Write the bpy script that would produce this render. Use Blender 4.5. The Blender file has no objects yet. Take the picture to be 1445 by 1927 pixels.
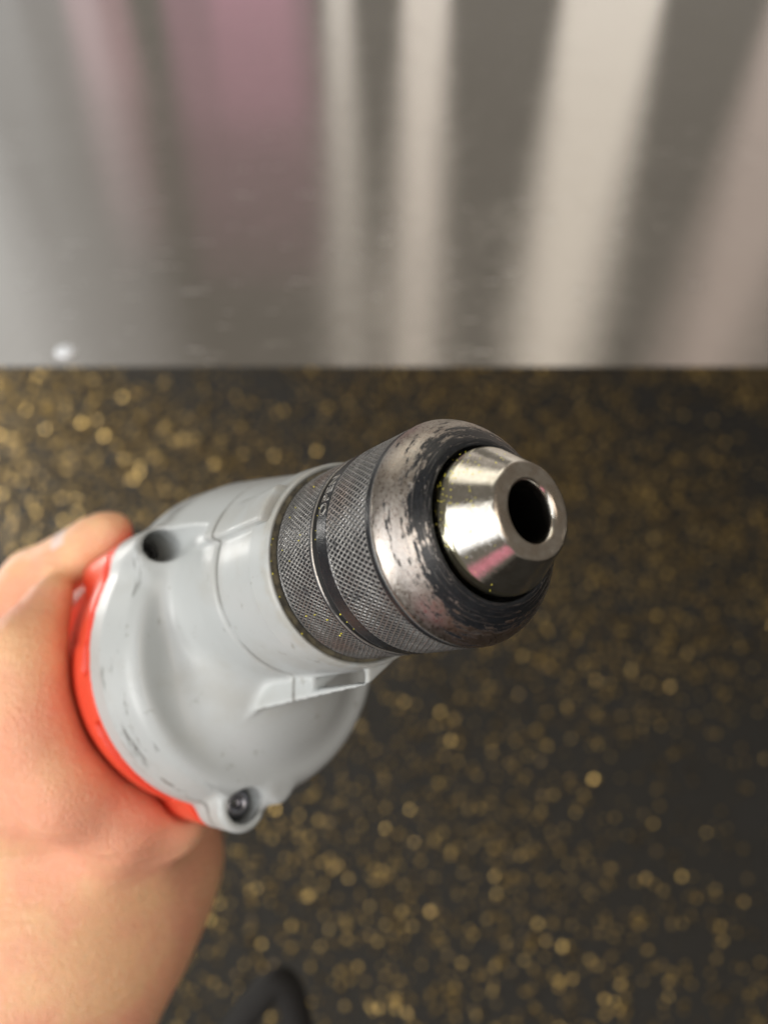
import bpy, math, random
import numpy as np
from mathutils import Matrix, Vector

rng = np.random.default_rng(7)
random.seed(7)
S = bpy.context.scene
COL = S.collection

# ------------------------------------------------------------------ camera
CAM_H = 1.15                       # camera height over the floor, metres
PITCH = math.radians(43)           # looking down
FPX = 1400.0                       # focal length in photo pixels (photo 1445 x 1927)
PW, PH = 1445.0, 1927.0
FWD = Vector((0, math.cos(PITCH), -math.sin(PITCH)))
UP = Vector((0, math.sin(PITCH), math.cos(PITCH)))
RIGHT = Vector((1, 0, 0))
CAM = Vector((0, 0, CAM_H))
cd = bpy.data.cameras.new('camera')
cam = bpy.data.objects.new('camera', cd)
COL.objects.link(cam)
cam.location = CAM
cam.rotation_euler = (math.radians(90) - PITCH, 0, 0)
cd.sensor_fit = 'VERTICAL'
cd.lens = 5.7
cd.sensor_height = 5.7 * PH / FPX
cd.sensor_width = cd.sensor_height * PW / PH
cd.clip_start = 0.01
cd.clip_end = 60
cd.dof.use_dof = True
cd.dof.focus_distance = 0.1425
cd.dof.aperture_fstop = 5.7 / 3.5
cd.dof.aperture_blades = 0
S.camera = cam

# ------------------------------------------------------------------ world, lamps, exposure
W = bpy.data.worlds.new('World')
S.world = W
W.use_nodes = True
bg = W.node_tree.nodes['Background']
bg.inputs[0].default_value = (0.185, 0.168, 0.145, 1)
bg.inputs[1].default_value = 1.0

def lamp(name, loc, target, sx, sy, radiance, col=(1, 1, 1)):
    """rectangular lamp of given radiance; local Y of the lamp stays as upright as possible"""
    l = bpy.data.lights.new(name, 'AREA')
    l.shape = 'RECTANGLE'
    l.size, l.size_y = sx, sy
    l.energy = radiance * math.pi * sx * sy
    l.color = col
    o = bpy.data.objects.new(name, l)
    COL.objects.link(o)
    o.location = loc
    v = Vector(target) - Vector(loc)
    o.rotation_euler = v.to_track_quat('-Z', 'Y').to_euler()
    return o

D0 = (0.0, 0.12, 1.03)             # about where the drill is
lamp('soft_ceiling_lamp', (-0.9, -1.45, 2.25), D0, 2.6, 1.7, 1.75, (0.97, 0.98, 1.0))
lamp('side_window_lamp', (-1.75, -0.9, 1.2), D0, 0.9, 0.9, 8.8, (1.0, 0.985, 0.95))
lamp('low_floor_fill', (-1.85, 1.45, 0.58), (0.0, 1.5, 0.0), 0.8, 0.5, 26.0, (1.0, 0.97, 0.92))  # unseen fill added to brighten the floor under the bench
lamp('far_reflection_fill', (-0.35, 1.55, 2.75), D0, 1.7, 0.9, 1.25, (1.0, 0.93, 0.78))  # added to give the nose cone its beige reflection of surfaces ahead
lamp('tube_lamp', (-1.06, -0.37, 2.28), D0, 0.035, 1.3, 9.0, (1.0, 0.98, 0.94))
lamp('back_hand_fill', (0.45, -0.95, 2.4), D0, 1.0, 0.9, 3.2, (1.0, 0.90, 0.78))  # fill added to brighten the hand, kept clear of the cone's reflections
# added lamps standing in for upright lit surfaces, mirrored in the bench top
STRIP_Y = 3.2
for nm, az, wd, L, col in (('strip_standin_narrow', -0.051, 0.030, 0.46, (1, 0.92, 0.83)),
                           ('strip_standin_middle', 0.047, 0.052, 0.58, (1, 0.90, 0.80)),
                           ('strip_standin_wide', 0.256, 0.112, 0.60, (1, 0.91, 0.80)),
                           ('strip_standin_far', 0.50, 0.13, 0.30, (1, 0.80, 0.72)),
                           ('strip_standin_side', -0.64, 0.28, 0.46, (0.95, 0.98, 1.0)),
                           ('strip_standin_side_mid', -0.58, 0.34, 0.22, (0.96, 0.98, 1.0)),
                           ('strip_standin_side_soft', -0.52, 0.40, 0.14, (0.98, 0.98, 1.0))):
    lamp(nm, (az * STRIP_Y, STRIP_Y, 2.15), (az * STRIP_Y, 0, 2.15), wd * STRIP_Y, 2.9, L, col)
# added pink lamps standing in for coloured goods mirrored in the steel
lamp('pink_goods_standin', (-0.165 * STRIP_Y, STRIP_Y + 0.02, 1.22), (-0.165 * STRIP_Y, 0, 1.22), 0.17 * STRIP_Y, 1.3, 0.14, (1, 0.38, 0.62))
lamp('pink_goods_standin_low', (-0.15 * STRIP_Y, STRIP_Y + 0.03, 0.98), (-0.15 * STRIP_Y, 0, 0.98), 0.09 * STRIP_Y, 0.75, 0.13, (1, 0.40, 0.58))
lamp('pink_goods_standin_small', (-0.325 * STRIP_Y, STRIP_Y + 0.02, 1.2), (-0.325 * STRIP_Y, 0, 1.2), 0.07 * STRIP_Y, 1.1, 0.20, (1, 0.55, 0.64))
lamp('pink_clothes_standin', (0.05, -0.75, 0.88), D0, 0.32, 0.24, 0.55, (1, 0.20, 0.36))  # added in place of pink clothing, for its reflection on the nose cone

S.view_settings.view_transform = 'Standard'
S.view_settings.look = 'None'
S.view_settings.exposure = 0.12
S.view_settings.gamma = 1.0
S.view_settings.use_curve_mapping = False

# ------------------------------------------------------------------ helpers
def pt(u, v, depth_mm):
    """photo pixel + depth along the view axis (mm) -> world metres"""
    k = depth_mm / 1000.0
    return CAM + (RIGHT * ((u - PW / 2) / FPX) - UP * ((v - PH / 2) / FPX) + FWD) * k

def link_mesh(name, verts, faces, mat, parent=None, smooth=True, attrs=None):
    me = bpy.data.meshes.new(name)
    verts = np.asarray(verts, np.float32)
    if isinstance(faces, np.ndarray) and faces.ndim == 2:
        n, k = faces.shape
        me.vertices.add(len(verts)); me.vertices.foreach_set('co', verts.ravel())
        me.loops.add(n * k); me.loops.foreach_set('vertex_index', faces.astype(np.int32).ravel())
        me.polygons.add(n)
        me.polygons.foreach_set('loop_start', np.arange(0, n * k, k, dtype=np.int32))
        me.update(calc_edges=True); me.validate()
    else:
        me.from_pydata([tuple(map(float, v)) for v in verts], [], faces)
        me.update()
    me.polygons.foreach_set('use_smooth', np.full(len(me.polygons), smooth))
    for an, (typ, data) in (attrs or {}).items():
        at = me.attributes.new(an, typ, 'POINT')
        data = np.asarray(data, np.float32)
        at.data.foreach_set('vector' if typ == 'FLOAT_VECTOR' else 'value', data.ravel())
    me.materials.append(mat)
    o = bpy.data.objects.new(name, me)
    COL.objects.link(o)
    if parent: o.parent = parent
    return o

def tag(o, label, cat=None, group=None, kind=None):
    o['label'] = label
    if cat: o['category'] = cat
    if group: o['group'] = group
    if kind: o['kind'] = kind

def empty(name, mw):
    o = bpy.data.objects.new(name, None)
    COL.objects.link(o); o.matrix_world = mw; o.empty_display_size = 0.01
    return o

def surface_nets(F, origin, h):
    """F[x,y,z] signed field -> (verts, quads)"""
    nx, ny, nz = F.shape
    s = F < 0
    cnt = np.zeros((nx - 1, ny - 1, nz - 1), np.int8)
    offs = [(i, j, k) for i in (0, 1) for j in (0, 1) for k in (0, 1)]
    for i, j, k in offs:
        cnt += s[i:nx - 1 + i, j:ny - 1 + j, k:nz - 1 + k]
    I, J, K = np.nonzero((cnt > 0) & (cnt < 8))
    idx = np.full(cnt.shape, -1, np.int32); idx[I, J, K] = np.arange(len(I))
    c = {o: F[I + o[0], J + o[1], K + o[2]] for o in offs}
    acc = np.zeros((len(I), 3)); num = np.zeros(len(I))
    for a in offs:
        for ax in range(3):
            if a[ax] == 0:
                b = list(a); b[ax] = 1; b = tuple(b)
                fa, fb = c[a], c[b]
                m = (fa < 0) != (fb < 0)
                t = np.where(m, fa / np.where(m, fa - fb, 1), 0)
                p = np.tile(np.array(a, float), (len(I), 1)); p[:, ax] += t
                acc[m] += p[m]; num[m] += 1
    V = acc / num[:, None] + np.c_[I, J, K]
    V = V * h + np.array(origin)
    quads = []
    # x edges
    d = s[:-1, 1:-1, 1:-1] != s[1:, 1:-1, 1:-1]
    i, j, k = np.nonzero(d); j = j + 1; k = k + 1
    q = np.c_[idx[i, j - 1, k - 1], idx[i, j, k - 1], idx[i, j, k], idx[i, j - 1, k]]
    f = s[i, j, k]; q[~f] = q[~f][:, ::-1]; quads.append(q)
    d = s[1:-1, :-1, 1:-1] != s[1:-1, 1:, 1:-1]
    i, j, k = np.nonzero(d); i = i + 1; k = k + 1
    q = np.c_[idx[i - 1, j, k - 1], idx[i - 1, j, k], idx[i, j, k], idx[i, j, k - 1]]
    f = s[i, j, k]; q[~f] = q[~f][:, ::-1]; quads.append(q)
    d = s[1:-1, 1:-1, :-1] != s[1:-1, 1:-1, 1:]
    i, j, k = np.nonzero(d); i = i + 1; j = j + 1
    q = np.c_[idx[i - 1, j - 1, k], idx[i, j - 1, k], idx[i, j, k], idx[i - 1, j, k]]
    f = s[i, j, k]; q[~f] = q[~f][:, ::-1]; quads.append(q)
    return V, np.vstack(quads)

def grid(lo, hi, h):
    ax = [np.arange(l, u + h, h, dtype=np.float32) for l, u in zip(lo, hi)]
    return np.meshgrid(*ax, indexing='ij')

def smin(a, b, k):
    t = np.clip(0.5 + 0.5 * (b - a) / k, 0, 1)
    return b + (a - b) * t - k * t * (1 - t)
def smax(a, b, k): return -smin(-a, -b, k)

def revolve(profile, n=256, closed=False):
    """profile: list of (r, z) mm -> verts (m), quads, attribute (cos, sin, arclength mm)"""
    P = np.array(profile, float)
    sl = np.r_[0, np.cumsum(np.linalg.norm(np.diff(P, axis=0), axis=1))]
    th = np.linspace(0, 2 * math.pi, n, endpoint=False)
    m = len(P)
    X = P[:, 0][:, None] * np.cos(th); Y = P[:, 0][:, None] * np.sin(th)
    Z = np.repeat(P[:, 1][:, None], n, 1)
    V = np.stack([X, Y, Z], -1).reshape(-1, 3) / 1000
    a = np.arange(m - 1)[:, None] * n; j = np.arange(n)[None]; j2 = (j + 1) % n
    Q = np.stack([a + j, a + n + j, a + n + j2, a + j2], -1).reshape(-1, 4)
    at = np.stack([np.repeat(np.cos(th)[None], m, 0), np.repeat(np.sin(th)[None], m, 0), np.repeat(sl[:, None], n, 1)], -1).reshape(-1, 3)
    return V, Q, at

def smooth_profile(pts, sub=8, corner=()):
    """Catmull-Rom through (r, z) points; indexes in corner stay sharp"""
    out = []
    n = len(pts); P = [np.array(p, float) for p in pts]
    for i in range(n - 1):
        p0 = P[i - 1] if i > 0 and i not in corner else P[i]
        p3 = P[i + 2] if i + 2 < n and (i + 1) not in corner else P[i + 1]
        for k in range(sub):
            t = k / sub
            out.append(0.5 * ((2 * P[i]) + (-p0 + P[i + 1]) * t + (2 * p0 - 5 * P[i] + 4 * P[i + 1] - p3) * t * t + (-p0 + 3 * P[i] - 3 * P[i + 1] + p3) * t ** 3))
    out.append(P[-1])
    return out

# ---- material building
class NT:
    def __init__(s, name):
        s.m = bpy.data.materials.new(name); s.m.use_nodes = True
        s.t = s.m.node_tree; s.n = s.t.nodes; s.b = s.n['Principled BSDF']
    def node(s, typ, **kw):
        nd = s.n.new(typ)
        for k, v in kw.items(): setattr(nd, k, v)
        return nd
    def put(s, sock, v):
        if isinstance(v, bpy.types.NodeSocket): s.t.links.new(v, sock)
        elif isinstance(v, (tuple, list)) and sock.type == 'RGBA': sock.default_value = (*v[:3], 1)
        else: sock.default_value = v
    def set(s, **kw):
        for k, v in kw.items(): s.put(s.b.inputs[k.replace('_', ' ')], v)
    def attr(s, name, out='Vector'):
        a = s.node('ShaderNodeAttribute'); a.attribute_name = name; return a.outputs[out]
    def obj(s): return s.node('ShaderNodeTexCoord').outputs['Object']
    def scale(s, v, sc):
        m = s.node('ShaderNodeMapping'); s.put(m.inputs['Vector'], v); m.inputs['Scale'].default_value = sc; return m.outputs[0]
    def rot(s, v, r, sc):
        m = s.node('ShaderNodeMapping'); s.put(m.inputs['Vector'], v); m.inputs['Rotation'].default_value = r; m.inputs['Scale'].default_value = sc; return m.outputs[0]
    def noise(s, v, sc=1.0, det=4, rough=0.55, dist=0.0):
        n = s.node('ShaderNodeTexNoise'); s.put(n.inputs['Vector'], v)
        n.inputs['Scale'].default_value = sc; n.inputs['Detail'].default_value = det
        n.inputs['Roughness'].default_value = rough; n.inputs['Distortion'].default_value = dist
        return n.outputs['Fac']
    def ramp(s, v, a, b, y0=0.0, y1=1.0):
        m = s.node('ShaderNodeMapRange', interpolation_type='SMOOTHSTEP'); s.put(m.inputs[0], v)
        m.inputs[1].default_value = a; m.inputs[2].default_value = b; m.inputs[3].default_value = y0; m.inputs[4].default_value = y1
        return m.outputs[0]
    def math(s, op, a, b=0.0):
        m = s.node('ShaderNodeMath', operation=op); s.put(m.inputs[0], a); s.put(m.inputs[1], b); return m.outputs[0]
    def mix(s, f, a, b):
        m = s.node('ShaderNodeMix', data_type='RGBA'); s.put(m.inputs['Factor'], f); s.put(m.inputs['A'], a); s.put(m.inputs['B'], b); return m.outputs['Result']
    def fmix(s, f, a, b):
        m = s.node('ShaderNodeMix', data_type='FLOAT'); s.put(m.inputs['Factor'], f)
        s.put(m.inputs[2], a); s.put(m.inputs[3], b); return m.outputs[0]
    def sep(s, v, i):
        n = s.node('ShaderNodeSeparateXYZ'); s.put(n.inputs[0], v); return n.outputs[i]
    def bump(s, h, strength, dist):
        b = s.node('ShaderNodeBump'); s.put(b.inputs['Height'], h); b.inputs['Strength'].default_value = strength; b.inputs['Distance'].default_value = dist
        s.t.links.new(b.outputs[0], s.b.inputs['Normal'])

# ------------------------------------------------------------------ floor
m = NT('dark_rubber_floor')
oc = m.obj()
n1 = m.noise(oc, 3.0, 5); n2 = m.noise(oc, 120, 4)
c = m.mix(n2, (0.022, 0.0205, 0.018), (0.046, 0.043, 0.037))
c = m.mix(m.ramp(n1, 0.45, 0.75, 0, 0.4), c, (0.045, 0.045, 0.044))
m.set(Base_Color=c, Roughness=m.ramp(n1, 0.3, 0.7, 0.7, 0.9), Specular_IOR_Level=0.25)
m.bump(n2, 0.4, 0.002)
MAT_FLOOR = m.m
floor = link_mesh('floor', [(-4, -2, 0), (4, -2, 0), (4, 7, 0), (-4, 7, 0)], [(0, 1, 2, 3)], MAT_FLOOR, smooth=False)
tag(floor, 'dark rubber floor speckled with gold flecks', kind='structure')

# gold flecks pressed into the floor, a few mm each, uncountable
m = NT('gold_fleck')
col = m.attr('tint', 'Fac')
m.set(Base_Color=m.mix(col, (0.10, 0.065, 0.025), (0.90, 0.61, 0.19)), Metallic=0.6, Roughness=0.42)
MAT_FLECK = m.m
N = 36000
fx = rng.uniform(-1.5, 1.5, N); fy = rng.uniform(0.05, 2.15, N)
# flecks lie in loose drifts
keep = (np.sin(fx * 5.1 + 1.3 * np.sin(fy * 4)) + np.sin(fy * 6.3 + fx * 2) + rng.normal(0, 1.0, N)) > -0.6
fx, fy = fx[keep], fy[keep]; N = len(fx)
rad = rng.uniform(0.0022, 0.0050, N) * np.interp(fy, [0.6, 1.7], [0.78, 1.30])
tx = rng.normal(0.12, 0.30, N); ty = rng.normal(0.12, 0.30, N)
ang = rng.uniform(0, 6.28, N)
V = []; T = []
ks = np.arange(5) * 2 * math.pi / 5
lx = rad[:, None] * np.cos(ks + ang[:, None]) * rng.uniform(0.7, 1.2, (N, 5)); ly = rad[:, None] * np.sin(ks + ang[:, None]) * rng.uniform(0.7, 1.2, (N, 5))
lz = lx * tx[:, None] + ly * ty[:, None]
lz = lz - lz.min(1, keepdims=True) + 0.0006
top = np.stack([fx[:, None] + lx, fy[:, None] + ly, lz], -1)
bot = top.copy(); bot[..., 2] = -0.0005
V = np.concatenate([top, bot], 1).reshape(-1, 3)
base = np.arange(N) * 10
faces = []
for b0 in base.tolist():
    faces.append((b0, b0 + 1, b0 + 2, b0 + 3, b0 + 4))
    for k in range(5):
        k2 = (k + 1) % 5
        faces.append((b0 + k, b0 + 5 + k, b0 + 5 + k2, b0 + k2))
tint = np.repeat(rng.beta(0.8, 2.2, N), 10)
flecks = link_mesh('gold_flecks', V, faces, MAT_FLECK, smooth=False, attrs={'tint': ('FLOAT', tint)})
tag(flecks, 'gold flecks scattered through the dark rubber floor', 'flecks', kind='stuff')

# ------------------------------------------------------------------ steel bench
TOP = 0.93
EDGE = (CAM_H - TOP) / math.tan(PITCH - math.atan((963.5 - 690) / FPX))
m = NT('brushed_steel_sheet')
oc = m.obj()
br = m.noise(m.scale(oc, (6, 900, 1)), 1.0, 3)
sm = m.noise(oc, 4.5, 5, 0.6, 0.8)
sc1 = m.noise(m.rot(oc, (0, 0, 1.0), (30, 190, 1)), 1.0, 2)
sc2 = m.noise(m.rot(oc, (0, 0, -1.1), (24, 150, 1)), 1.0, 2)
scr = m.math('MAXIMUM', m.ramp(sc1, 0.64, 0.74), m.ramp(sc2, 0.65, 0.75))
c = m.mix(sm, (0.56, 0.53, 0.49), (0.68, 0.65, 0.61))
c = m.mix(m.math('MULTIPLY', scr, 0.5), c, (0.86, 0.85, 0.84))
m.set(Base_Color=c, Metallic=1.0, Roughness=m.math('ADD', m.math('ADD', m.ramp(sm, 0.35, 0.7, 0.065, 0.115), m.ramp(m.noise(m.rot(oc, (0, 0, 1.1), (26, 6, 1)), 1.0, 6, 0.65, 0.5), 0.5, 0.75, 0.0, 0.10)), m.math('MULTIPLY', scr, 0.2)), Anisotropic=0.0)
tg = m.node('ShaderNodeTangent', direction_type='RADIAL', axis='Y')
m.t.links.new(tg.outputs[0], m.b.inputs['Tangent'])
hb = m.math('ADD', m.math('MULTIPLY', br, 0.5), m.noise(oc, 3.2, 3))
m.bump(hb, 0.065, 0.01)
MAT_STEEL = m.m
bench = empty('steel_bench', Matrix.Translation((0, EDGE + 0.65, 0)))
def box(name, lo, hi, mat, parent=None, bevel=0.0, under=0.0):
    v = [(x, y, z) for x in (lo[0], hi[0]) for y in (lo[1], hi[1]) for z in (lo[2], hi[2])]
    f = [(0, 1, 3, 2), (4, 6, 7, 5), (0, 4, 5, 1), (2, 3, 7, 6), (0, 2, 6, 4), (1, 5, 7, 3)]
    if under: v = [(x, y + (under if (y == lo[1] and z == lo[2]) else 0), z) for x, y, z in v]
    o = link_mesh(name, v, f, mat, parent, smooth=False)
    if bevel:
        b = o.modifiers.new('bevel', 'BEVEL'); b.width = bevel; b.segments = 3; b.limit_method = 'ANGLE'
    return o
box('bench_top', (-1.5, -0.65, TOP - 0.002), (1.5, 0.75, TOP), MAT_STEEL, bench, 0.0, 0.008)
for s_ in (-1, 1):
    for y_ in (-0.5, 0.62):
        box('leg', (s_ * 1.42 - 0.02, y_ - 0.02, 0.0), (s_ * 1.42 + 0.02, y_ + 0.02, TOP - 0.002), MAT_STEEL, bench, 0.002)
m = NT('glint_white_cap'); m.set(Base_Color=(0.88, 0.92, 0.97), Roughness=0.2); MAT_GLINT = m.m
# small rivet cap coloured white for a bright glint close to the front edge
k = (CAM_H - TOP) / -((-UP * ((662 - PH / 2) / FPX) + FWD).z)
rp = CAM + (RIGHT * ((124 - PW / 2) / FPX) - UP * ((662 - PH / 2) / FPX) + FWD) * k
V, Q, at = revolve(smooth_profile([(0.01, -2.6), (3.6, -2.3), (5.3, -1.2), (5.9, 0.3)], 5), 28)
riv = link_mesh('rivet', V * np.array([1, 1, -1]), Q[:, ::-1], MAT_GLINT, bench)
riv.location = rp - Vector((0, EDGE + 0.65, 0))
tag(bench, 'brushed stainless steel bench top with a rivet coloured white as a glint near its edge', 'bench')

# ------------------------------------------------------------------ drill frame (fitted to the photo)
O_ = np.array([25.039, -0.216, 124.983]); D_ = np.array([-0.579, 0.217, 0.786]); D_ /= np.linalg.norm(D_)
E1 = np.array([1, 0, 0]) - D_ * D_[0]; E1 /= np.linalg.norm(E1)
E2 = np.cross(D_, E1)
def cw(v):      # camera (right, down, forward) vector -> world
    return RIGHT * float(v[0]) - UP * float(v[1]) + FWD * float(v[2])
MW = Matrix.Identity(4)
for i_, ax in enumerate((E1, E2, D_)):
    w = cw(ax)
    for r_ in range(3): MW[r_][i_] = w[r_]
org = CAM + cw(O_) * 0.001
for r_ in range(3): MW[r_][3] = org[r_]
drill = empty('power_drill', MW)
tag(drill, 'worn power drill with black keyless chuck, grey gear housing and red body held in hand', 'drill')

# ---- chuck materials
def worn_metal(name, mode):
    m = NT(name)
    cy = m.attr('cyl'); oc = m.obj()
    s = m.sep(cy, 2)
    # streaks running round the part: low frequency along the circle, high across
    st = m.noise(m.scale(cy, (3.6, 3.6, 0.8)), 1.0, 6, 0.66)
    st2 = m.noise(m.scale(cy, (8.0, 8.0, 2.8)), 1.0, 6, 0.78)
    grit = m.noise(oc, 1500, 4, 0.7)
    blot = m.noise(oc, 130, 5, 0.6)
    big = m.noise(oc, 45, 3, 0.5)
    lin1 = m.noise(m.scale(cy, (1.8, 1.8, 9.0)), 1.0, 3)
    lin2 = m.noise(m.rot(oc, (0.4, 0.7, 0.3), (90, 2600, 2600)), 1.0, 1)
    lin3 = m.noise(m.rot(oc, (1.1, -0.5, 0.9), (110, 2900, 2900)), 1.0, 1)
    scr = m.math('MAXIMUM', m.ramp(lin2, 0.76, 0.80), m.ramp(lin3, 0.77, 0.81))
    bare = m.mix(blot, (0.30, 0.235, 0.195), (0.52, 0.48, 0.44))
    bare = m.mix(m.ramp(grit, 0.35, 0.75), bare, (0.60, 0.57, 0.53))
    bare = m.mix(m.ramp(big, 0.42, 0.62, 0, 0.8), bare, (0.36, 0.25, 0.19))
    grey = (0.36, 0.33, 0.31)
    black = m.mix(m.ramp(st2, 0.3, 0.8), (0.006, 0.007, 0.009), (0.022, 0.025, 0.030))
    if mode == 'knurl':
        bare = m.mix(blot, (0.44, 0.43, 0.41), (0.70, 0.69, 0.67))
        bare = m.mix(m.ramp(big, 0.55, 0.7, 0, 0.7), bare, (0.50, 0.36, 0.29))
    if mode == 'cap':       # shoulder: bare outside (small s), black towards the nose
        pos = m.ramp(s, 3.0, 10.5)
        v = m.math('ADD', m.math('MULTIPLY', pos, 0.50), m.math('MULTIPLY', m.math('SUBTRACT', st, 0.5), 1.7))
        v = m.math('ADD', v, m.math('MULTIPLY', m.math('SUBTRACT', st2, 0.5), 1.25))
        v = m.math('ADD', v, m.math('MULTIPLY', m.math('SUBTRACT', grit, 0.5), 0.15))
        v = m.math('ADD', v, m.math('MULTIPLY', m.math('SUBTRACT', big, 0.5), 0.5))
        oxide = m.ramp(v, 0.15, 0.21)
        oxide = m.math('MULTIPLY', oxide, m.math('SUBTRACT', 1.0, m.math('MULTIPLY', m.ramp(lin1, 0.62, 0.68), 0.5)))
    elif mode == 'knurl':
        pit = m.attr('pit', 'Fac')
        wear = m.math('ADD', m.math('MULTIPLY', st, 0.5), m.math('MULTIPLY', blot, 0.5))
        tips = m.ramp(wear, 0.50, 0.62)                       # places where even the ridges kept their oxide
        fill = m.ramp(wear, 0.37, 0.31)                        # places rubbed right through
        oxide = m.math('MAXIMUM', pit, m.math('MULTIPLY', tips, 0.9))
        oxide = m.math('MULTIPLY', oxide, m.math('SUBTRACT', 1.0, m.math('MULTIPLY', fill, 0.5)))
    else:                   # plain bands
        v = m.math('ADD', m.math('MULTIPLY', st, 0.8), m.math('MULTIPLY', st2, 0.25))
        oxide = m.ramp(v, 0.46, 0.49)
    oxide = m.math('MULTIPLY', oxide, m.math('SUBTRACT', 1.0, m.math('MULTIPLY', scr, 0.8)))
    c = m.mix(m.ramp(st2, 0.4, 0.6), bare, m.mix(0.5, bare, grey))
    c = m.mix(oxide, c, black)
    m.set(Base_Color=c, Metallic=m.fmix(oxide, 1.0, 0.0), Roughness=m.fmix(oxide, m.ramp(grit, 0.3, 0.7, 0.24, 0.42), 0.27))
    hgt = m.math('ADD', m.math('MULTIPLY', grit, 0.5), m.math('ADD', m.math('MULTIPLY', oxide, 0.35), m.math('MULTIPLY', lin1, 0.3)))
    m.bump(hgt, 0.6, 0.00014)
    return m.m
MAT_CAPRING = worn_metal('worn_black_oxide_shoulder', 'cap')
MAT_KNURL = worn_metal('worn_knurled_oxide', 'knurl')
m = NT('turned_bright_steel')
cy = m.attr('cyl'); oc = m.obj()
tl = m.noise(m.scale(cy, (1.2, 1.2, 22.0)), 1.0, 4, 0.7)
sct = m.noise(m.rot(oc, (0.5, 0.9, 0.2), (120, 2400, 2400)), 1.0, 1)
sct2 = m.noise(m.rot(oc, (1.4, 0.2, 0.7), (100, 2000, 2000)), 1.0, 1)
dirt = m.noise(oc, 260, 5, 0.65)
scr = m.math('MAXIMUM', m.ramp(sct, 0.66, 0.72), m.ramp(sct2, 0.67, 0.73))
c = m.mix(m.ramp(dirt, 0.35, 0.7), (0.74, 0.71, 0.66), (0.56, 0.53, 0.47))
c = m.mix(m.math('MULTIPLY', scr, 0.6), c, (0.85, 0.84, 0.82))
sl_ = m.sep(cy, 2)
face = m.math('MULTIPLY', m.ramp(sl_, 33.5, 33.9), m.ramp(sl_, 37.2, 36.9))
band = m.ramp(sl_, 44.9, 45.2)
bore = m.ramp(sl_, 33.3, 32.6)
c = m.mix(m.math('MULTIPLY', face, m.ramp(dirt, 0.3, 0.65, 0.45, 1.0)), c, (0.47, 0.40, 0.33))
c = m.mix(m.math('MULTIPLY', band, 0.75), c, (0.50, 0.48, 0.34))
c = m.mix(bore, c, (0.05, 0.045, 0.04))  # shade inside the bore put into the colour as dark metal
rg = m.math('ADD', m.ramp(tl, 0.35, 0.75, 0.05, 0.13), m.math('MULTIPLY', m.ramp(dirt, 0.5, 0.75), 0.15))
rg = m.math('ADD', rg, m.math('ADD', m.math('MULTIPLY', face, 0.14), m.math('MULTIPLY', bore, 0.3)))
m.set(Base_Color=c, Metallic=1.0, Roughness=rg)
hg = m.math('ADD', m.math('MULTIPLY', tl, m.math('ADD', 1.0, m.math('MULTIPLY', face, 4.0))), m.math('MULTIPLY', scr, 0.8))
m.bump(hg, 0.12, 0.00008)
MAT_NOSE = m.m
m = NT('gap_shade_black'); m.set(Base_Color=(0.006, 0.006, 0.006), Roughness=0.6); MAT_BLACK = m.m  # flat near-black colour standing in for shade in gaps and recesses
m = NT('jaw_steel'); m.set(Base_Color=(0.10, 0.095, 0.09), Metallic=1.0, Roughness=0.35); MAT_JAW = m.m

# ---- chuck nose: cone with bore
prof = [(5.2, 34), (5.2, 3.0), (5.25, 1.2), (5.65, 0.25), (6.0, 0.02), (7.2, -0.02), (8.3, 0.0), (8.72, 0.25), (9.0, 0.7)]
n_ = 14
prof += [(9.0 + (13.1 - 9.0) * t, 0.7 + (6.9 - 0.7) * t) for t in np.linspace(0, 1, n_)[1:]]
prof += [(13.35, 7.25), (13.45, 7.7), (13.55, 8.6), (13.6, 9.6), (13.6, 14.0)]
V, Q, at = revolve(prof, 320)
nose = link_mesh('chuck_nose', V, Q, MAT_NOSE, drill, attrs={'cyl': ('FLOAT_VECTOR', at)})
nose['label'] = 'bright turned steel cone with an empty round bore'
V, Q, at = revolve([(0.01, 33.5), (5.25, 33.5)], 48)
link_mesh('bore_floor', V, Q, MAT_BLACK, nose)
for k_ in range(3):
    a0 = math.radians(35 + 120 * k_)
    # jaw: wedge-ended bar sitting just inside the bore wall
    vs = []
    for (r0, w0, z0) in ((5.5, 1.5, 6.5), (3.4, 0.5, 11.0), (3.2, 0.5, 30.0), (5.5, 1.5, 30.0)):
        for sg in (-1, 1):
            vs.append((r0, sg * w0, z0))
    vs = [((x * math.cos(a0) - y * math.sin(a0)) / 1000, (x * math.sin(a0) + y * math.cos(a0)) / 1000, z / 1000) for x, y, z in vs]
    fs = [(0, 1, 3, 2), (2, 3, 5, 4), (4, 5, 7, 6), (6, 7, 1, 0), (0, 2, 4, 6), (1, 7, 5, 3)]
    link_mesh('jaw', vs, fs, MAT_JAW, nose, smooth=False)

# ---- shoulder cap (between seam and nose)
cap = smooth_profile([(21.35, 17.15), (21.5, 16.5), (21.1, 15.4), (20.35, 14.1), (19.35, 12.9), (18.15, 11.75), (16.85, 10.7), (15.5, 9.7), (14.5, 9.3)], 10)
cap += smooth_profile([(14.5, 9.3), (14.3, 9.4), (14.2, 9.8), (14.18, 11.0), (14.18, 15.0)], 6)[1:]
V, Q, at = revolve(cap[::-1], 320)
at[:, 2] = at[:, 2].max() - at[:, 2]
o = link_mesh('chuck_shoulder_ring', V, Q, MAT_CAPRING, drill, attrs={'cyl': ('FLOAT_VECTOR', at)})
o['label'] = 'rounded shoulder with black coating scraped off in patches'
V, Q, at = revolve([(13.0, 13.9), (14.9, 13.9)], 96)
link_mesh('shoulder_gap_shade', V, Q, MAT_BLACK, drill)  # black disc that paints the shade at the bottom of this gap

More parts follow.
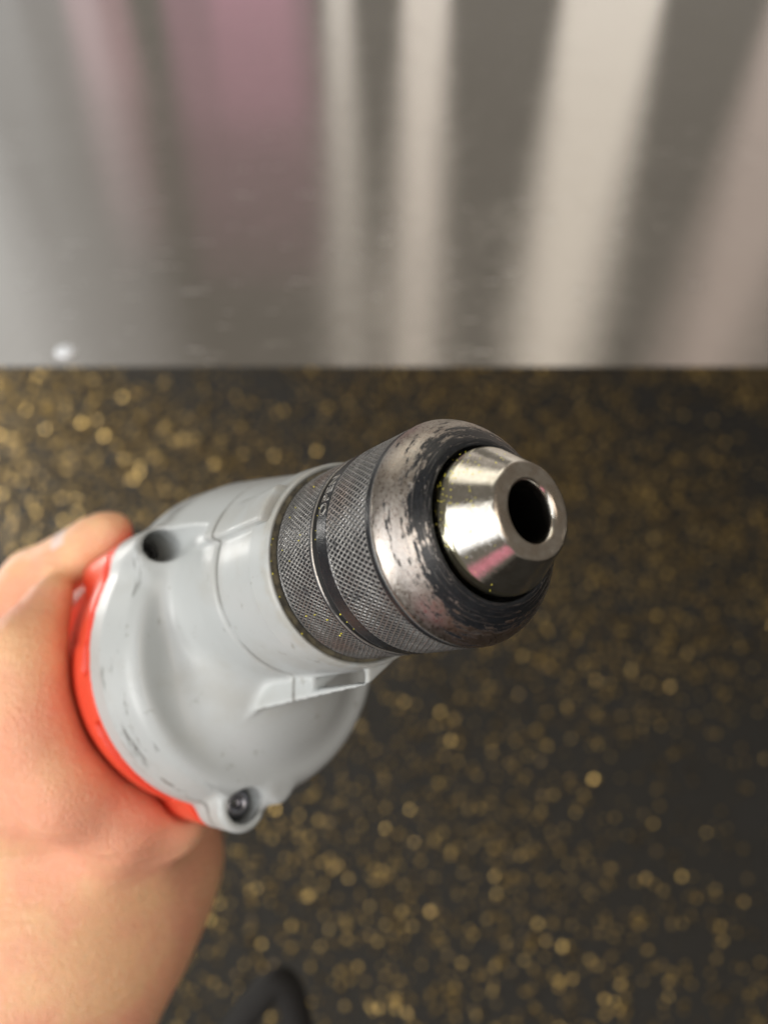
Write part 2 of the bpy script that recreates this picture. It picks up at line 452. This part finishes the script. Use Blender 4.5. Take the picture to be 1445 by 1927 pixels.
# ---- knurled sleeves
def knurled(name, z0, z1, zk0, zk1, r, starts, pitch_z, depth, mat, edge=0.25):
    nth = starts * 10
    th = np.linspace(0, 2 * math.pi, nth, endpoint=False)
    zz = np.r_[np.linspace(z0, zk0, 8)[:-1], np.linspace(zk0, zk1, int((zk1 - zk0) / pitch_z * 15)), np.linspace(zk1, z1, 12)[1:]]
    Z, TH = np.meshgrid(zz, th, indexing='ij')
    u = TH * starts / (2 * math.pi)
    p1 = u + Z / pitch_z; p2 = u - Z / pitch_z
    t1 = np.abs(p1 - np.round(p1)); t2 = np.abs(p2 - np.round(p2))
    mn = np.minimum(t1, t2)
    pit = np.clip((mn - 0.055) / 0.06, 0, 1)
    inside = np.clip((Z - zk0) / 0.25, 0, 1) * np.clip((zk1 - Z) / 0.25, 0, 1)
    pit = pit * inside
    # uneven depth, wear
    wob = 0.75 + 0.25 * np.sin(TH * 3 + Z * 0.7) * np.sin(TH * 7 - Z * 0.3)
    R = r - depth * pit * wob
    # plain bands stand a hair lower
    R -= 0.05 * (1 - inside)
    e = np.minimum(Z - z0, z1 - Z)
    R -= edge * np.clip(1 - e / 0.35, 0, 1) ** 2
    V = np.stack([R * np.cos(TH), R * np.sin(TH), Z], -1)
    # end rims turning inwards
    f0 = V[:1].copy(); f0[..., :2] *= (r - 3.0) / r * (r / R[:1, :, None])
    f1 = V[-1:].copy(); f1[..., :2] *= (r - 3.0) / r * (r / R[-1:, :, None])
    V = np.concatenate([f0, V, f1], 0)
    m_ = V.shape[0]
    plain = np.where(inside > 0, pit, np.clip((e - 0.06) / 0.15, 0, 1))
    pa = np.concatenate([np.ones((1, nth)), plain, np.ones((1, nth))], 0)
    a = np.arange(m_ - 1)[:, None] * nth; j = np.arange(nth)[None]; j2 = (j + 1) % nth
    Q = np.stack([a + j, a + nth + j, a + nth + j2, a + j2], -1).reshape(-1, 4)
    sl = np.r_[z0 - 3, zz, z1 + 3]
    at = np.stack([np.repeat(np.cos(th)[None], m_, 0), np.repeat(np.sin(th)[None], m_, 0), np.repeat(sl[:, None], nth, 1)], -1)
    return link_mesh(name, V.reshape(-1, 3) / 1000, Q[:, ::-1], mat, drill, attrs={'cyl': ('FLOAT_VECTOR', at.reshape(-1, 3)), 'pit': ('FLOAT', pa.ravel())})
o = knurled('chuck_front_sleeve', 17.3, 35.6, 18.7, 31.6, 21.5, 118, 1.95, 0.30, MAT_KNURL)
o['label'] = 'knurled front sleeve with a plain black lettered band'
o = knurled('chuck_rear_collar', 37.5, 51.7, 38.1, 51.0, 21.4, 126, 1.85, 0.26, MAT_KNURL)
V, Q, at = revolve([(18.0, 37.42), (21.0, 37.42), (21.0, 37.44)], 160)
link_mesh('sleeve_gap_shade', V, Q, MAT_BLACK, drill)  # black disc before the collar face, painting the shade between the sleeves
V, Q, at = revolve([(19.6, 35.0), (19.6, 56.5)], 128)
link_mesh('chuck_body', V, Q[:, ::-1], MAT_BLACK, drill)

# ---- lettering on the plain band: outlined letters wrapped round the sleeve
m = NT('letter_edge'); m.set(Base_Color=(0.55, 0.53, 0.50), Metallic=1.0, Roughness=0.3); MAT_LET = m.m
tc = bpy.data.curves.new('lettering', 'FONT')
tc.body = 'OPEN'; tc.size = 3.4; tc.space_character = 1.12
tc.fill_mode = 'NONE'; tc.bevel_depth = 0.075; tc.bevel_resolution = 1; tc.resolution_u = 6
to = bpy.data.objects.new('lettering_tmp', tc); COL.objects.link(to)
bpy.context.view_layer.update()
dg = bpy.context.evaluated_depsgraph_get()
tm = bpy.data.meshes.new_from_object(to.evaluated_get(dg))
bpy.data.objects.remove(to)
co = np.empty(len(tm.vertices) * 3, np.float32); tm.vertices.foreach_get('co', co); co = co.reshape(-1, 3)
th = math.radians(-171.5) + co[:, 0] / 21.5
zz = 32.55 + co[:, 1]
rr = 21.46 + co[:, 2] * 0.8
tm.vertices.foreach_set('co', (np.c_[rr * np.cos(th), rr * np.sin(th), zz] / 1000).astype(np.float32).ravel())
tm.materials.clear(); tm.materials.append(MAT_LET); tm.name = 'lettering'
lo_ = bpy.data.objects.new('lettering', tm); COL.objects.link(lo_); lo_.parent = drill
lo_['label'] = 'outlined capital letters OPEN stamped on the sleeve band'

# ------------------------------------------------------------------ grey gear housing (signed-distance sculpt, mm in the drill frame)
h = 0.55
A, B, Z = grid((-46, -40, 50), (56, 68, 122), h)
rho = np.sqrt(A * A + B * B)
FC = (1.1, 14.2)
FQ = 0.945                          # flange is slightly narrower across
rc = np.sqrt(((A - FC[0]) / FQ) ** 2 + (B - FC[1]) ** 2)
# neck, slightly flared
rn = np.interp(Z, [50, 76.2, 76.7, 77.2, 86, 94, 100, 122], [23.4, 23.9, 23.4, 24.2, 24.9, 26.2, 27.6, 29])
rn -= 0.7 * np.exp(-((Z - 76.7) / 0.7) ** 2)
neck = smax(rho - rn, 57.6 - Z, 0.4)
# flange
rf = np.interp(Z, [98, 103, 112, 122], [36.8, 39.0, 42.2, 43.3])
fl = smax(rc - rf, 98.5 + 0.22 * np.clip(rf - rc, 0, 20) - Z, 4.0)
body = smin(neck, fl, 4.5)
# lower gear dome
ex = ((A - 4.0) / 29) ** 2 + ((B - 21.5) / 30) ** 2 + ((Z - 115) / 28) ** 2
dome = (np.sqrt(ex) - 1) * 32
body = smin(body, dome, 6.5)
# lower rib under the neck
rib = smax(0.625 * A + 0.78 * B - 23.2 + np.clip(Z - 56, 0, 50) * 0.05, 3.6 - 0.27 * (Z - 54) - A, 1.0)
rib = smax(smax(rib, np.maximum(54.2 - Z, Z - 108), 0.8), np.abs(A) - 22, 2.0)
rib = np.maximum(rib, -B)
body = smin(body, rib, 1.6)
# upper rib (sector pad) with a stepped front part
pad_r = np.interp(Z, [50, 62, 78, 98, 115], [22.6, 23.4, 26.6, 30.4, 32.0])
pad = smax(rho - pad_r, B + 6.2 + 0.02 * (Z - 54), 1.2)
pad = smax(smax(pad, A - 6, 2.0), 55.0 - Z, 1.0)
body = smin(body, pad, 1.0)
pad2 = smax(smax(rho - 25.4, np.maximum(B + 6.2 + 0.02 * (Z - 54), -B - 15.0), 0.8), np.maximum(A + 10, np.maximum(53.5 - Z, Z - 84)), 0.8)
body = smin(body, pad2, 0.8)
# screw bosses
def boss(ca, cb, r, z0):
    return smax(np.sqrt((A - ca) ** 2 + (B - cb) ** 2) - r, z0 - Z, 2.5)
body = smin(body, boss(-29.4, -7.8, 6.0, 102.0), 5.0)
body = smin(body, boss(-1.3, 55.4, 6.7, 103.0), 2.5)
body = smin(body, boss(7.5, 51.8, 3.6, 100.0), 3.0)
body = np.maximum(body, Z - 119.0)
# cuts: chuck recess, screw troughs, slot in the lower rib
body = smax(body, -np.maximum(rho - 22.9, Z - 57.5), 0.4)
cutA = np.maximum(np.sqrt((A + 28.8) ** 2 + ((B + 8.9) / 1.0) ** 2) - 4.4, np.maximum(81.0 - Z, Z - 117))
body = smax(body, -cutA, 0.8)
cutB = np.maximum(np.sqrt((A + 1.2) ** 2 + (B - 55.2) ** 2) - 4.5, np.maximum(80 - Z, Z - 113))
body = smax(body, -cutB, 0.8)
slot = np.maximum.reduce([np.abs(A - 0.5) - 7.0, np.abs(B + 0.3 * (A - 2) - 25.2) - 1.35, np.abs(Z - 63) - 7.5])
body = smax(body, -slot, 0.5)
V, Q = surface_nets(body, (-46, -40, 50), h)
m = NT('grey_housing_paint')
oc = m.obj()
n1 = m.noise(oc, 55, 5, 0.6); n2 = m.noise(oc, 260, 5, 0.65); n3 = m.noise(oc, 22, 3)
sc_ = m.noise(m.rot(oc, (0.2, 0.3, 0.5), (60, 60, 240)), 1.0, 5, 0.7)
c = m.mix(n3, (0.43, 0.455, 0.455), (0.485, 0.51, 0.51))
c = m.mix(m.ramp(n1, 0.48, 0.72, 0, 0.45), c, (0.38, 0.375, 0.345))
zc = m.sep(oc, 2)
nearrim = m.math('MULTIPLY', m.ramp(zc, 0.099, 0.105), m.ramp(zc, 0.116, 0.108))
scuff = m.math('MULTIPLY', nearrim, m.ramp(sc_, 0.545, 0.64))
c = m.mix(m.math('MULTIPLY', scuff, 0.9), c, (0.13, 0.13, 0.12))
c = m.mix(m.math('MULTIPLY', m.ramp(n2, 0.62, 0.72), 0.5), c, (0.22, 0.21, 0.18))
groove = m.math('MULTIPLY', m.math('SUBTRACT', 1.0, m.ramp(m.math('ABSOLUTE', m.math('SUBTRACT', zc, 0.0767)), 0.0002, 0.0008)), m.ramp(n1, 0.42, 0.6))
c = m.mix(m.math('MULTIPLY', groove, 0.8), c, (0.12, 0.115, 0.10))
lipd = m.math('MULTIPLY', m.ramp(zc, 0.0560, 0.0535), m.ramp(n2, 0.25, 0.6))
c = m.mix(m.math('MULTIPLY', lipd, 0.25), c, (0.30, 0.24, 0.14))
m.set(Base_Color=c, Roughness=m.ramp(n1, 0.3, 0.7, 0.36, 0.52), Coat_Weight=0.12, Coat_Roughness=0.18)
m.bump(m.math('ADD', m.math('MULTIPLY', n2, 0.3), n1), 0.15, 0.0006)
MAT_GREY = m.m
gear = link_mesh('gear_housing', V / 1000, Q, MAT_GREY, drill)
gear['label'] = 'scuffed grey painted gear housing with round neck and wide flange'
V, Q, at = revolve(smooth_profile([(21.95, 58.0), (21.95, 53.0), (22.2, 52.5), (22.75, 52.3), (23.15, 52.9), (23.4, 54.4), (23.72, 57.6), (23.85, 59.6), (23.2, 60.6)], 6, (1,)), 200)
link_mesh('neck_lip', V, Q, MAT_GREY, gear)
# dusty ring at the bottom of the recess round the rear collar
m = NT('dusty_recess'); dn = m.noise(m.obj(), 420, 5, 0.7)
m.set(Base_Color=m.mix(m.ramp(dn, 0.35, 0.65), (0.07, 0.065, 0.055), (0.19, 0.165, 0.11)), Roughness=0.9); MAT_DUST = m.m
V, Q, at = revolve([(19.5, 53.0), (22.3, 53.0)], 128)
link_mesh('dust_ring', V, Q, MAT_DUST, gear)
# screws down in their bosses
m = NT('screw_steel'); m.set(Base_Color=(0.30, 0.30, 0.33), Metallic=1.0, Roughness=0.25); MAT_SCREW = m.m
for (ca, cb, rs, zs) in ((-28.8, -8.9, 3.2, 112.0), (-1.2, 55.2, 3.9, 107.5)):
    V, Q, at = revolve(smooth_profile([(0.9, zs + 2.2), (1.5, zs + 2.2), (1.6, zs + 0.2), (2.3, zs - 0.1), (rs - 0.5, zs + 0.3), (rs, zs + 1.4), (rs, zs + 6)], 4, (1, 2)), 36)
    V[:, 0] += ca / 1000; V[:, 1] += cb / 1000
    link_mesh('screw', V, Q, MAT_SCREW if cb > 0 else MAT_BLACK, gear)  # upper screw coloured black to paint the shade down its hole

# ------------------------------------------------------------------ red motor housing
def red_sdf(A, B, Z):
    rc = np.sqrt(((A - FC[0]) / FQ) ** 2 + (B - FC[1]) ** 2)
    th = np.arctan2(B - FC[1], A - FC[0])
    bulge = 1.2 * np.exp(-((np.degrees(th) - 150) / 42) ** 2) + 1.0 * np.exp(-((np.degrees(th) - 95) / 30) ** 2)
    w = np.interp(Z, [119, 124, 134, 148, 165], [0.0, 0.55, 1.0, 0.5, 0.0])
    r = np.interp(Z, [118, 121, 130, 140, 160, 215, 232, 240], [42.2, 42.7, 42.6, 41.2, 38.8, 38.5, 36.5, 31.0]) + bulge * w
    f = smax(smax(rc - r, 119.05 - Z, 0.6), Z - 240, 8.0)
    # tab behind the lower screw boss
    tab = np.maximum.reduce([np.sqrt((A + 2) ** 2 + (B - 54.5) ** 2) - 7.4, 119.05 - Z, Z - 150])
    tab2 = np.maximum.reduce([np.sqrt((A + 29.8) ** 2 + (B + 7.6) ** 2) - 6.2, 119.05 - Z, Z - 150])
    return smin(smin(f, tab, 4.0), tab2, 4.0), rc, th
h = 0.9
A, B, Z = grid((-50, -40, 116), (58, 68, 243), h)
f, rc, th = red_sdf(A, B, Z)
td = np.degrees(th)
for lo, hi in ((168, 215), (108, 150), (60, 92), (-40, 20)):
    mid, half = (lo + hi) / 2, (hi - lo) / 2
    dlt = np.abs((td - mid + 180) % 360 - 180)
    slot = np.maximum.reduce([np.abs(Z - 123.2) - 1.3, (dlt - half) * 0.7, 40.0 - rc])
    f = smax(f, -slot, 0.6)
V, Q = surface_nets(f, (-50, -40, 116), h)
m = NT('red_plastic')
n1 = m.noise(m.obj(), 60, 4)
m.set(Base_Color=m.mix(n1, (0.74, 0.050, 0.022), (0.82, 0.075, 0.035)), Roughness=0.34, Coat_Weight=0.2, Coat_Roughness=0.15)
m.bump(m.noise(m.obj(), 900, 2), 0.08, 0.0003)
MAT_RED = m.m
motor = link_mesh('motor_housing', V / 1000, Q, MAT_RED, drill)
motor['label'] = 'glossy red plastic motor housing with curved vent slots'

# ---- power cord: leaves the back of the housing, loops down and comes up in view below the drill
m = NT('black_rubber_cord'); m.set(Base_Color=(0.010, 0.009, 0.008), Roughness=0.85); MAT_CORD = m.m
def tube(name, pts, radii, mat, parent=None, seg=20, sub=10, to_local=None):
    P = [Vector(p) for p in pts]; out = []; rr = []
    n = len(P)
    for i in range(n - 1):
        p0 = P[i - 1] if i else P[i]; p3 = P[i + 2] if i + 2 < n else P[i + 1]
        for k in range(sub):
            t = k / sub
            out.append(0.5 * ((2 * P[i]) + (-p0 + P[i + 1]) * t + (2 * p0 - 5 * P[i] + 4 * P[i + 1] - p3) * t * t + (-p0 + 3 * P[i] - 3 * P[i + 1] + p3) * t ** 3))
            rr.append(radii[i] * (1 - t) + radii[i + 1] * t)
    out.append(P[-1]); rr.append(radii[-1])
    V = []; F = []
    nrm = None
    for i, p in enumerate(out):
        tan = (out[min(i + 1, len(out) - 1)] - out[max(i - 1, 0)]).normalized()
        if nrm is None: nrm = tan.orthogonal().normalized()
        nrm = (nrm - tan * nrm.dot(tan)).normalized()
        bi = tan.cross(nrm)
        for k in range(seg):
            a = 2 * math.pi * k / seg
            q = p + (nrm * math.cos(a) + bi * math.sin(a)) * rr[i]
            V.append(to_local @ q if to_local else q)
    for i in range(len(out) - 1):
        for k in range(seg):
            k2 = (k + 1) % seg
            F.append((i * seg + k, i * seg + k2, (i + 1) * seg + k2, (i + 1) * seg + k))
    F.append(tuple(range(seg))[::-1]); F.append(tuple((len(out) - 1) * seg + k for k in range(seg)))
    return link_mesh(name, V, F, mat, parent)
inv = MW.inverted()
back = MW @ Vector((0.005, 0.014, 0.238))
cord = tube('power_cord', [back, MW @ Vector((0.0, 0.016, 0.275)), pt(110, 1480, 420), pt(120, 1780, 430), pt(200, 2120, 420), pt(330, 2180, 395), pt(440, 1950, 376), pt(488, 1880, 372), pt(528, 1848, 372), pt(556, 1905, 375), pt(575, 2060, 385), pt(590, 2400, 480)],
            [0.0055] * 3 + [0.0072] * 9, MAT_CORD, drill, to_local=inv)

# ------------------------------------------------------------------ hand (left hand round the red housing), signed-distance sculpt in camera space, mm
def cpt(u, v, d):
    return np.array([(u - PW / 2) / FPX * d, (v - PH / 2) / FPX * d, d])
hh = 1.7
HLO, HHI = (-190, -8, 185), (-20, 215, 330)
X, Y, Zc = grid(HLO, HHI, hh)
def cone_seg(p, q, r0, r1, sq=None):
    """round cone between two points"""
    p = np.asarray(p, float); q = np.asarray(q, float); d = q - p; L2 = d @ d
    t = np.clip(((X - p[0]) * d[0] + (Y - p[1]) * d[1] + (Zc - p[2]) * d[2]) / L2, 0, 1)
    return np.sqrt((X - p[0] - t * d[0]) ** 2 + (Y - p[1] - t * d[1]) ** 2 + (Zc - p[2] - t * d[2]) ** 2) - (r0 + (r1 - r0) * t)
def chain(ps, k):
    f = None
    for (a, ra), (b, rb) in zip(ps[:-1], ps[1:]):
        g = cone_seg(a, b, ra, rb)
        f = g if f is None else smin(f, g, k)
    return f
# thumb lying along the far side of the body, nail up
T = [(cpt(207, 1003, 232), 7.6), (cpt(178, 1026, 234), 8.9), (cpt(128, 1058, 238), 9.2), (cpt(72, 1092, 243), 10.8), (cpt(20, 1150, 246), 11.6), (cpt(-30, 1230, 247), 14.5), (cpt(-60, 1330, 248), 20)]
thumb = chain(T, 3.0)
# thumb ball, palm edge, wrist, forearm
Pm = [(cpt(-60, 1300, 250), 22), (cpt(10, 1420, 252), 27), (cpt(90, 1540, 254), 32), (cpt(160, 1640, 250), 35.5), (cpt(135, 1760, 244), 34.5), (cpt(60, 1930, 236), 32), (cpt(20, 2150, 228), 32)]
hand = chain(Pm, 14.0)
# index-finger root / knuckle side that rounds off to the right below the housing
hand = smin(hand, chain([(cpt(150, 1640, 255), 30), (cpt(250, 1625, 262), 24), (cpt(322, 1608, 270), 15)], 10.0), 22.0)
# web of skin between thumb and forefinger, hugging the housing close behind the flange
web = []
for ag in (198, 178, 156, 134, 112, 94, 78):
    a_ = math.radians(ag); rw = np.interp(ag, [78, 94, 130, 178, 198], [3.5, 7.5, 12.0, 11.0, 7.0])
    Rw = 43.0 + rw - 1.0; zw = np.interp(ag, [78, 94, 130, 178, 198], [150, 146, 145.5, 147, 153])
    web.append((O_ + E1 * (FC[0] + FQ * Rw * math.cos(a_)) + E2 * (FC[1] + Rw * math.sin(a_)) + D_ * zw, rw))
hand = smin(hand, chain(web, 6.0), 24.0)
hand = smin(hand, thumb, 7.0)
# fingers closing round the back of the housing (mostly hidden)
def dl(a, b, z): return O_ + E1 * a + E2 * b + D_ * z
for zf, r in ((176, 9.3), (196, 9.0), (214, 8.4), (230, 7.6)):
    Rr = 40 + r - 1
    fing = []
    for k_, ag in enumerate((128, 98, 66, 36, 8)):
        a_ = math.radians(ag)
        fing.append((dl(FC[0] + Rr * math.cos(a_), FC[1] + Rr * math.sin(a_), zf), r - 0.35 * k_))
    hand = smin(hand, chain(fing, 2.5), 3.0 if zf > 180 else 5.0)
hand = smin(hand, chain([(dl(-42, 50, 176), 20), (dl(-40, 55, 215), 17), (cpt(90, 1600, 262), 30)], 10.0), 12.0)
# skin creases at the thumb joint and web
# keep the skin just outside the drill
Xd = X - O_[0]; Yd = Y - O_[1]; Zd = Zc - O_[2]
Al = Xd * E1[0] + Yd * E1[1] + Zd * E1[2]; Bl = Xd * E2[0] + Yd * E2[1] + Zd * E2[2]; Zl = Xd * D_[0] + Yd * D_[1] + Zd * D_[2]
rs, _, _ = red_sdf(Al, Bl, Zl)
rs = np.where(Zl < 119.5, np.maximum(np.sqrt(((Al - FC[0]) / FQ) ** 2 + (Bl - FC[1]) ** 2) - 43.8, 60 - Zl), rs)
gap_ = 0.25 + 1.5 * np.clip((48 - Y) / 14, 0, 1) * np.clip((Y - 14) / 10, 0, 1)
hand = smax(hand, -(rs - gap_), 2.5)
V, Q = surface_nets(hand, HLO, hh)
# relax the stair-steps a little
def relax(V, Q, it):
    for _ in range(it):
        acc = np.zeros_like(V); n = np.zeros(len(V))
        for a, b in ((0, 1), (1, 2), (2, 3), (3, 0)):
            np.add.at(acc, Q[:, a], V[Q[:, b]]); np.add.at(n, Q[:, a], 1)
            np.add.at(acc, Q[:, b], V[Q[:, a]]); np.add.at(n, Q[:, b], 1)
        V = V * 0.5 + 0.5 * acc / np.maximum(n, 1)[:, None]
    return V
V = relax(V, Q, 9)
CB = Matrix.Identity(4)
for i_, w in enumerate((RIGHT, -UP, FWD)):
    for r_ in range(3): CB[r_][i_] = w[r_]
for r_ in range(3): CB[r_][3] = CAM[r_]
m = NT('skin')
oc = m.obj()
n1 = m.noise(oc, 40, 4); n2 = m.noise(oc, 700, 3, 0.6)
vor = m.node('ShaderNodeTexVoronoi', feature='DISTANCE_TO_EDGE'); m.put(vor.inputs['Vector'], oc); vor.inputs['Scale'].default_value = 900
c = m.mix(m.ramp(n1, 0.4, 0.62), (0.91, 0.54, 0.30), (0.90, 0.45, 0.28))
c = m.mix(m.ramp(m.noise(oc, 22, 4), 0.42, 0.68, 0, 0.6), c, (0.86, 0.35, 0.23))
m.set(Base_Color=c, Roughness=m.ramp(n2, 0.3, 0.7, 0.38, 0.52), Subsurface_Weight=0.35, Subsurface_Scale=0.004, Subsurface_Radius=(1.0, 0.35, 0.2))
fold = m.noise(m.rot(oc, (0.3, 0.2, 0.9), (60, 260, 120)), 1.0, 4, 0.6, 0.6)
m.bump(m.math('ADD', m.math('MULTIPLY', fold, 2.5), m.math('ADD', m.math('MULTIPLY', vor.outputs['Distance'], 1.5), n2)), 0.45, 0.0012)
MAT_SKIN = m.m
hand_o = link_mesh('hand', V / 1000, Q, MAT_SKIN)
hand_o.matrix_world = CB
tag(hand_o, 'bare left hand and wrist gripping the red drill body, thumb on top', 'hand')
# thumb nail: curved plate on the upper side of the tip
m = NT('nail'); m.set(Base_Color=(0.93, 0.72, 0.64), Roughness=0.15, Coat_Weight=0.5); MAT_NAIL = m.m
tip = cpt(207, 1003, 232); bas = cpt(150, 1043, 236)
ax = (tip - bas); L_ = np.linalg.norm(ax); ax /= L_
nu = np.array([-0.55, -0.80, -0.25]); nu -= ax * (nu @ ax); nu /= np.linalg.norm(nu)
nb = np.cross(ax, nu)
Vn = []; Fn = []
nn, mm_ = 12, 10
for lay, off in ((0, 0.45), (1, -0.4)):
    for i in range(nn):
        t = i / (nn - 1)
        x = -1.5 + t * 11.5
        wd = 50 * (1 - 0.25 * max(0, t - 0.75) / 0.25)
        for j in range(mm_):
            a = math.radians((-1 + 2 * j / (mm_ - 1)) * wd)
            R0 = 8.9 - 0.75 * t + off - 0.5 * max(0, t - 0.7) / 0.3
            p = bas + ax * x + (nu * math.cos(a) + nb * math.sin(a)) * R0
            Vn.append(p / 1000)
NB = nn * mm_
for i in range(nn - 1):
    for j in range(mm_ - 1):
        q = (i * mm_ + j, i * mm_ + j + 1, (i + 1) * mm_ + j + 1, (i + 1) * mm_ + j)
        Fn.append(q); Fn.append(tuple(NB + k for k in q[::-1]))
nail = link_mesh('nail', Vn, Fn, MAT_NAIL, hand_o)

# ------------------------------------------------------------------ brass swarf: tiny bright crumbs clinging to the chuck
m = NT('brass_swarf'); m.set(Base_Color=(0.90, 0.80, 0.08), Metallic=0.15, Roughness=0.3); MAT_BRASS = m.m
Vs = []; Fs = []
def crumb(a_deg, r, z, size):
    a = math.radians(a_deg); n = Vector((math.cos(a), math.sin(a), 0))
    c = Vector((r * math.cos(a), r * math.sin(a), z))
    b0 = len(Vs)
    for s1 in (-1, 1):
        for s2 in (-1, 1):
            for s3 in (-1, 1):
                Vs.append((c + Vector((random.uniform(.4, 1) * s1, random.uniform(.4, 1) * s2, random.uniform(.4, 1) * s3)) * size) / 1000)
    for q in [(0, 1, 3, 2), (4, 6, 7, 5), (0, 4, 5, 1), (2, 3, 7, 6), (0, 2, 6, 4), (1, 5, 7, 3)]:
        Fs.append(tuple(b0 + i for i in q))
def cone_r(z): return 13.55 if z > 7.7 else (9.0 + (13.1 - 9.0) * (z - 0.7) / 6.2)
for _ in range(70):
    z = min(9.3, max(1.5, random.gauss(6.0, 2.3))); a = random.gauss(-162, 26)
    crumb(a, cone_r(z) + 0.02, z, random.uniform(0.06, 0.125))
for _ in range(14):
    z = random.uniform(2, 8); crumb(random.uniform(100, 260), cone_r(z) + 0.02, z, random.uniform(0.05, 0.10))
for _ in range(14): crumb(random.uniform(110, 230), 20.6, random.choice((36.0, 36.9, 36.4)), random.uniform(0.1, 0.2))
for _ in range(12): crumb(random.uniform(120, 220), 21.45, random.uniform(39, 50), random.uniform(0.08, 0.18))
for _ in range(6): crumb(random.uniform(100, 240), random.uniform(21.5, 22.0), 52.9, random.uniform(0.15, 0.3))
sw = link_mesh('brass_swarf', Vs, Fs, MAT_BRASS, smooth=False)
sw.matrix_world = MW
tag(sw, 'tiny yellow brass crumbs sprinkled on the drill chuck', 'swarf', kind='stuff')
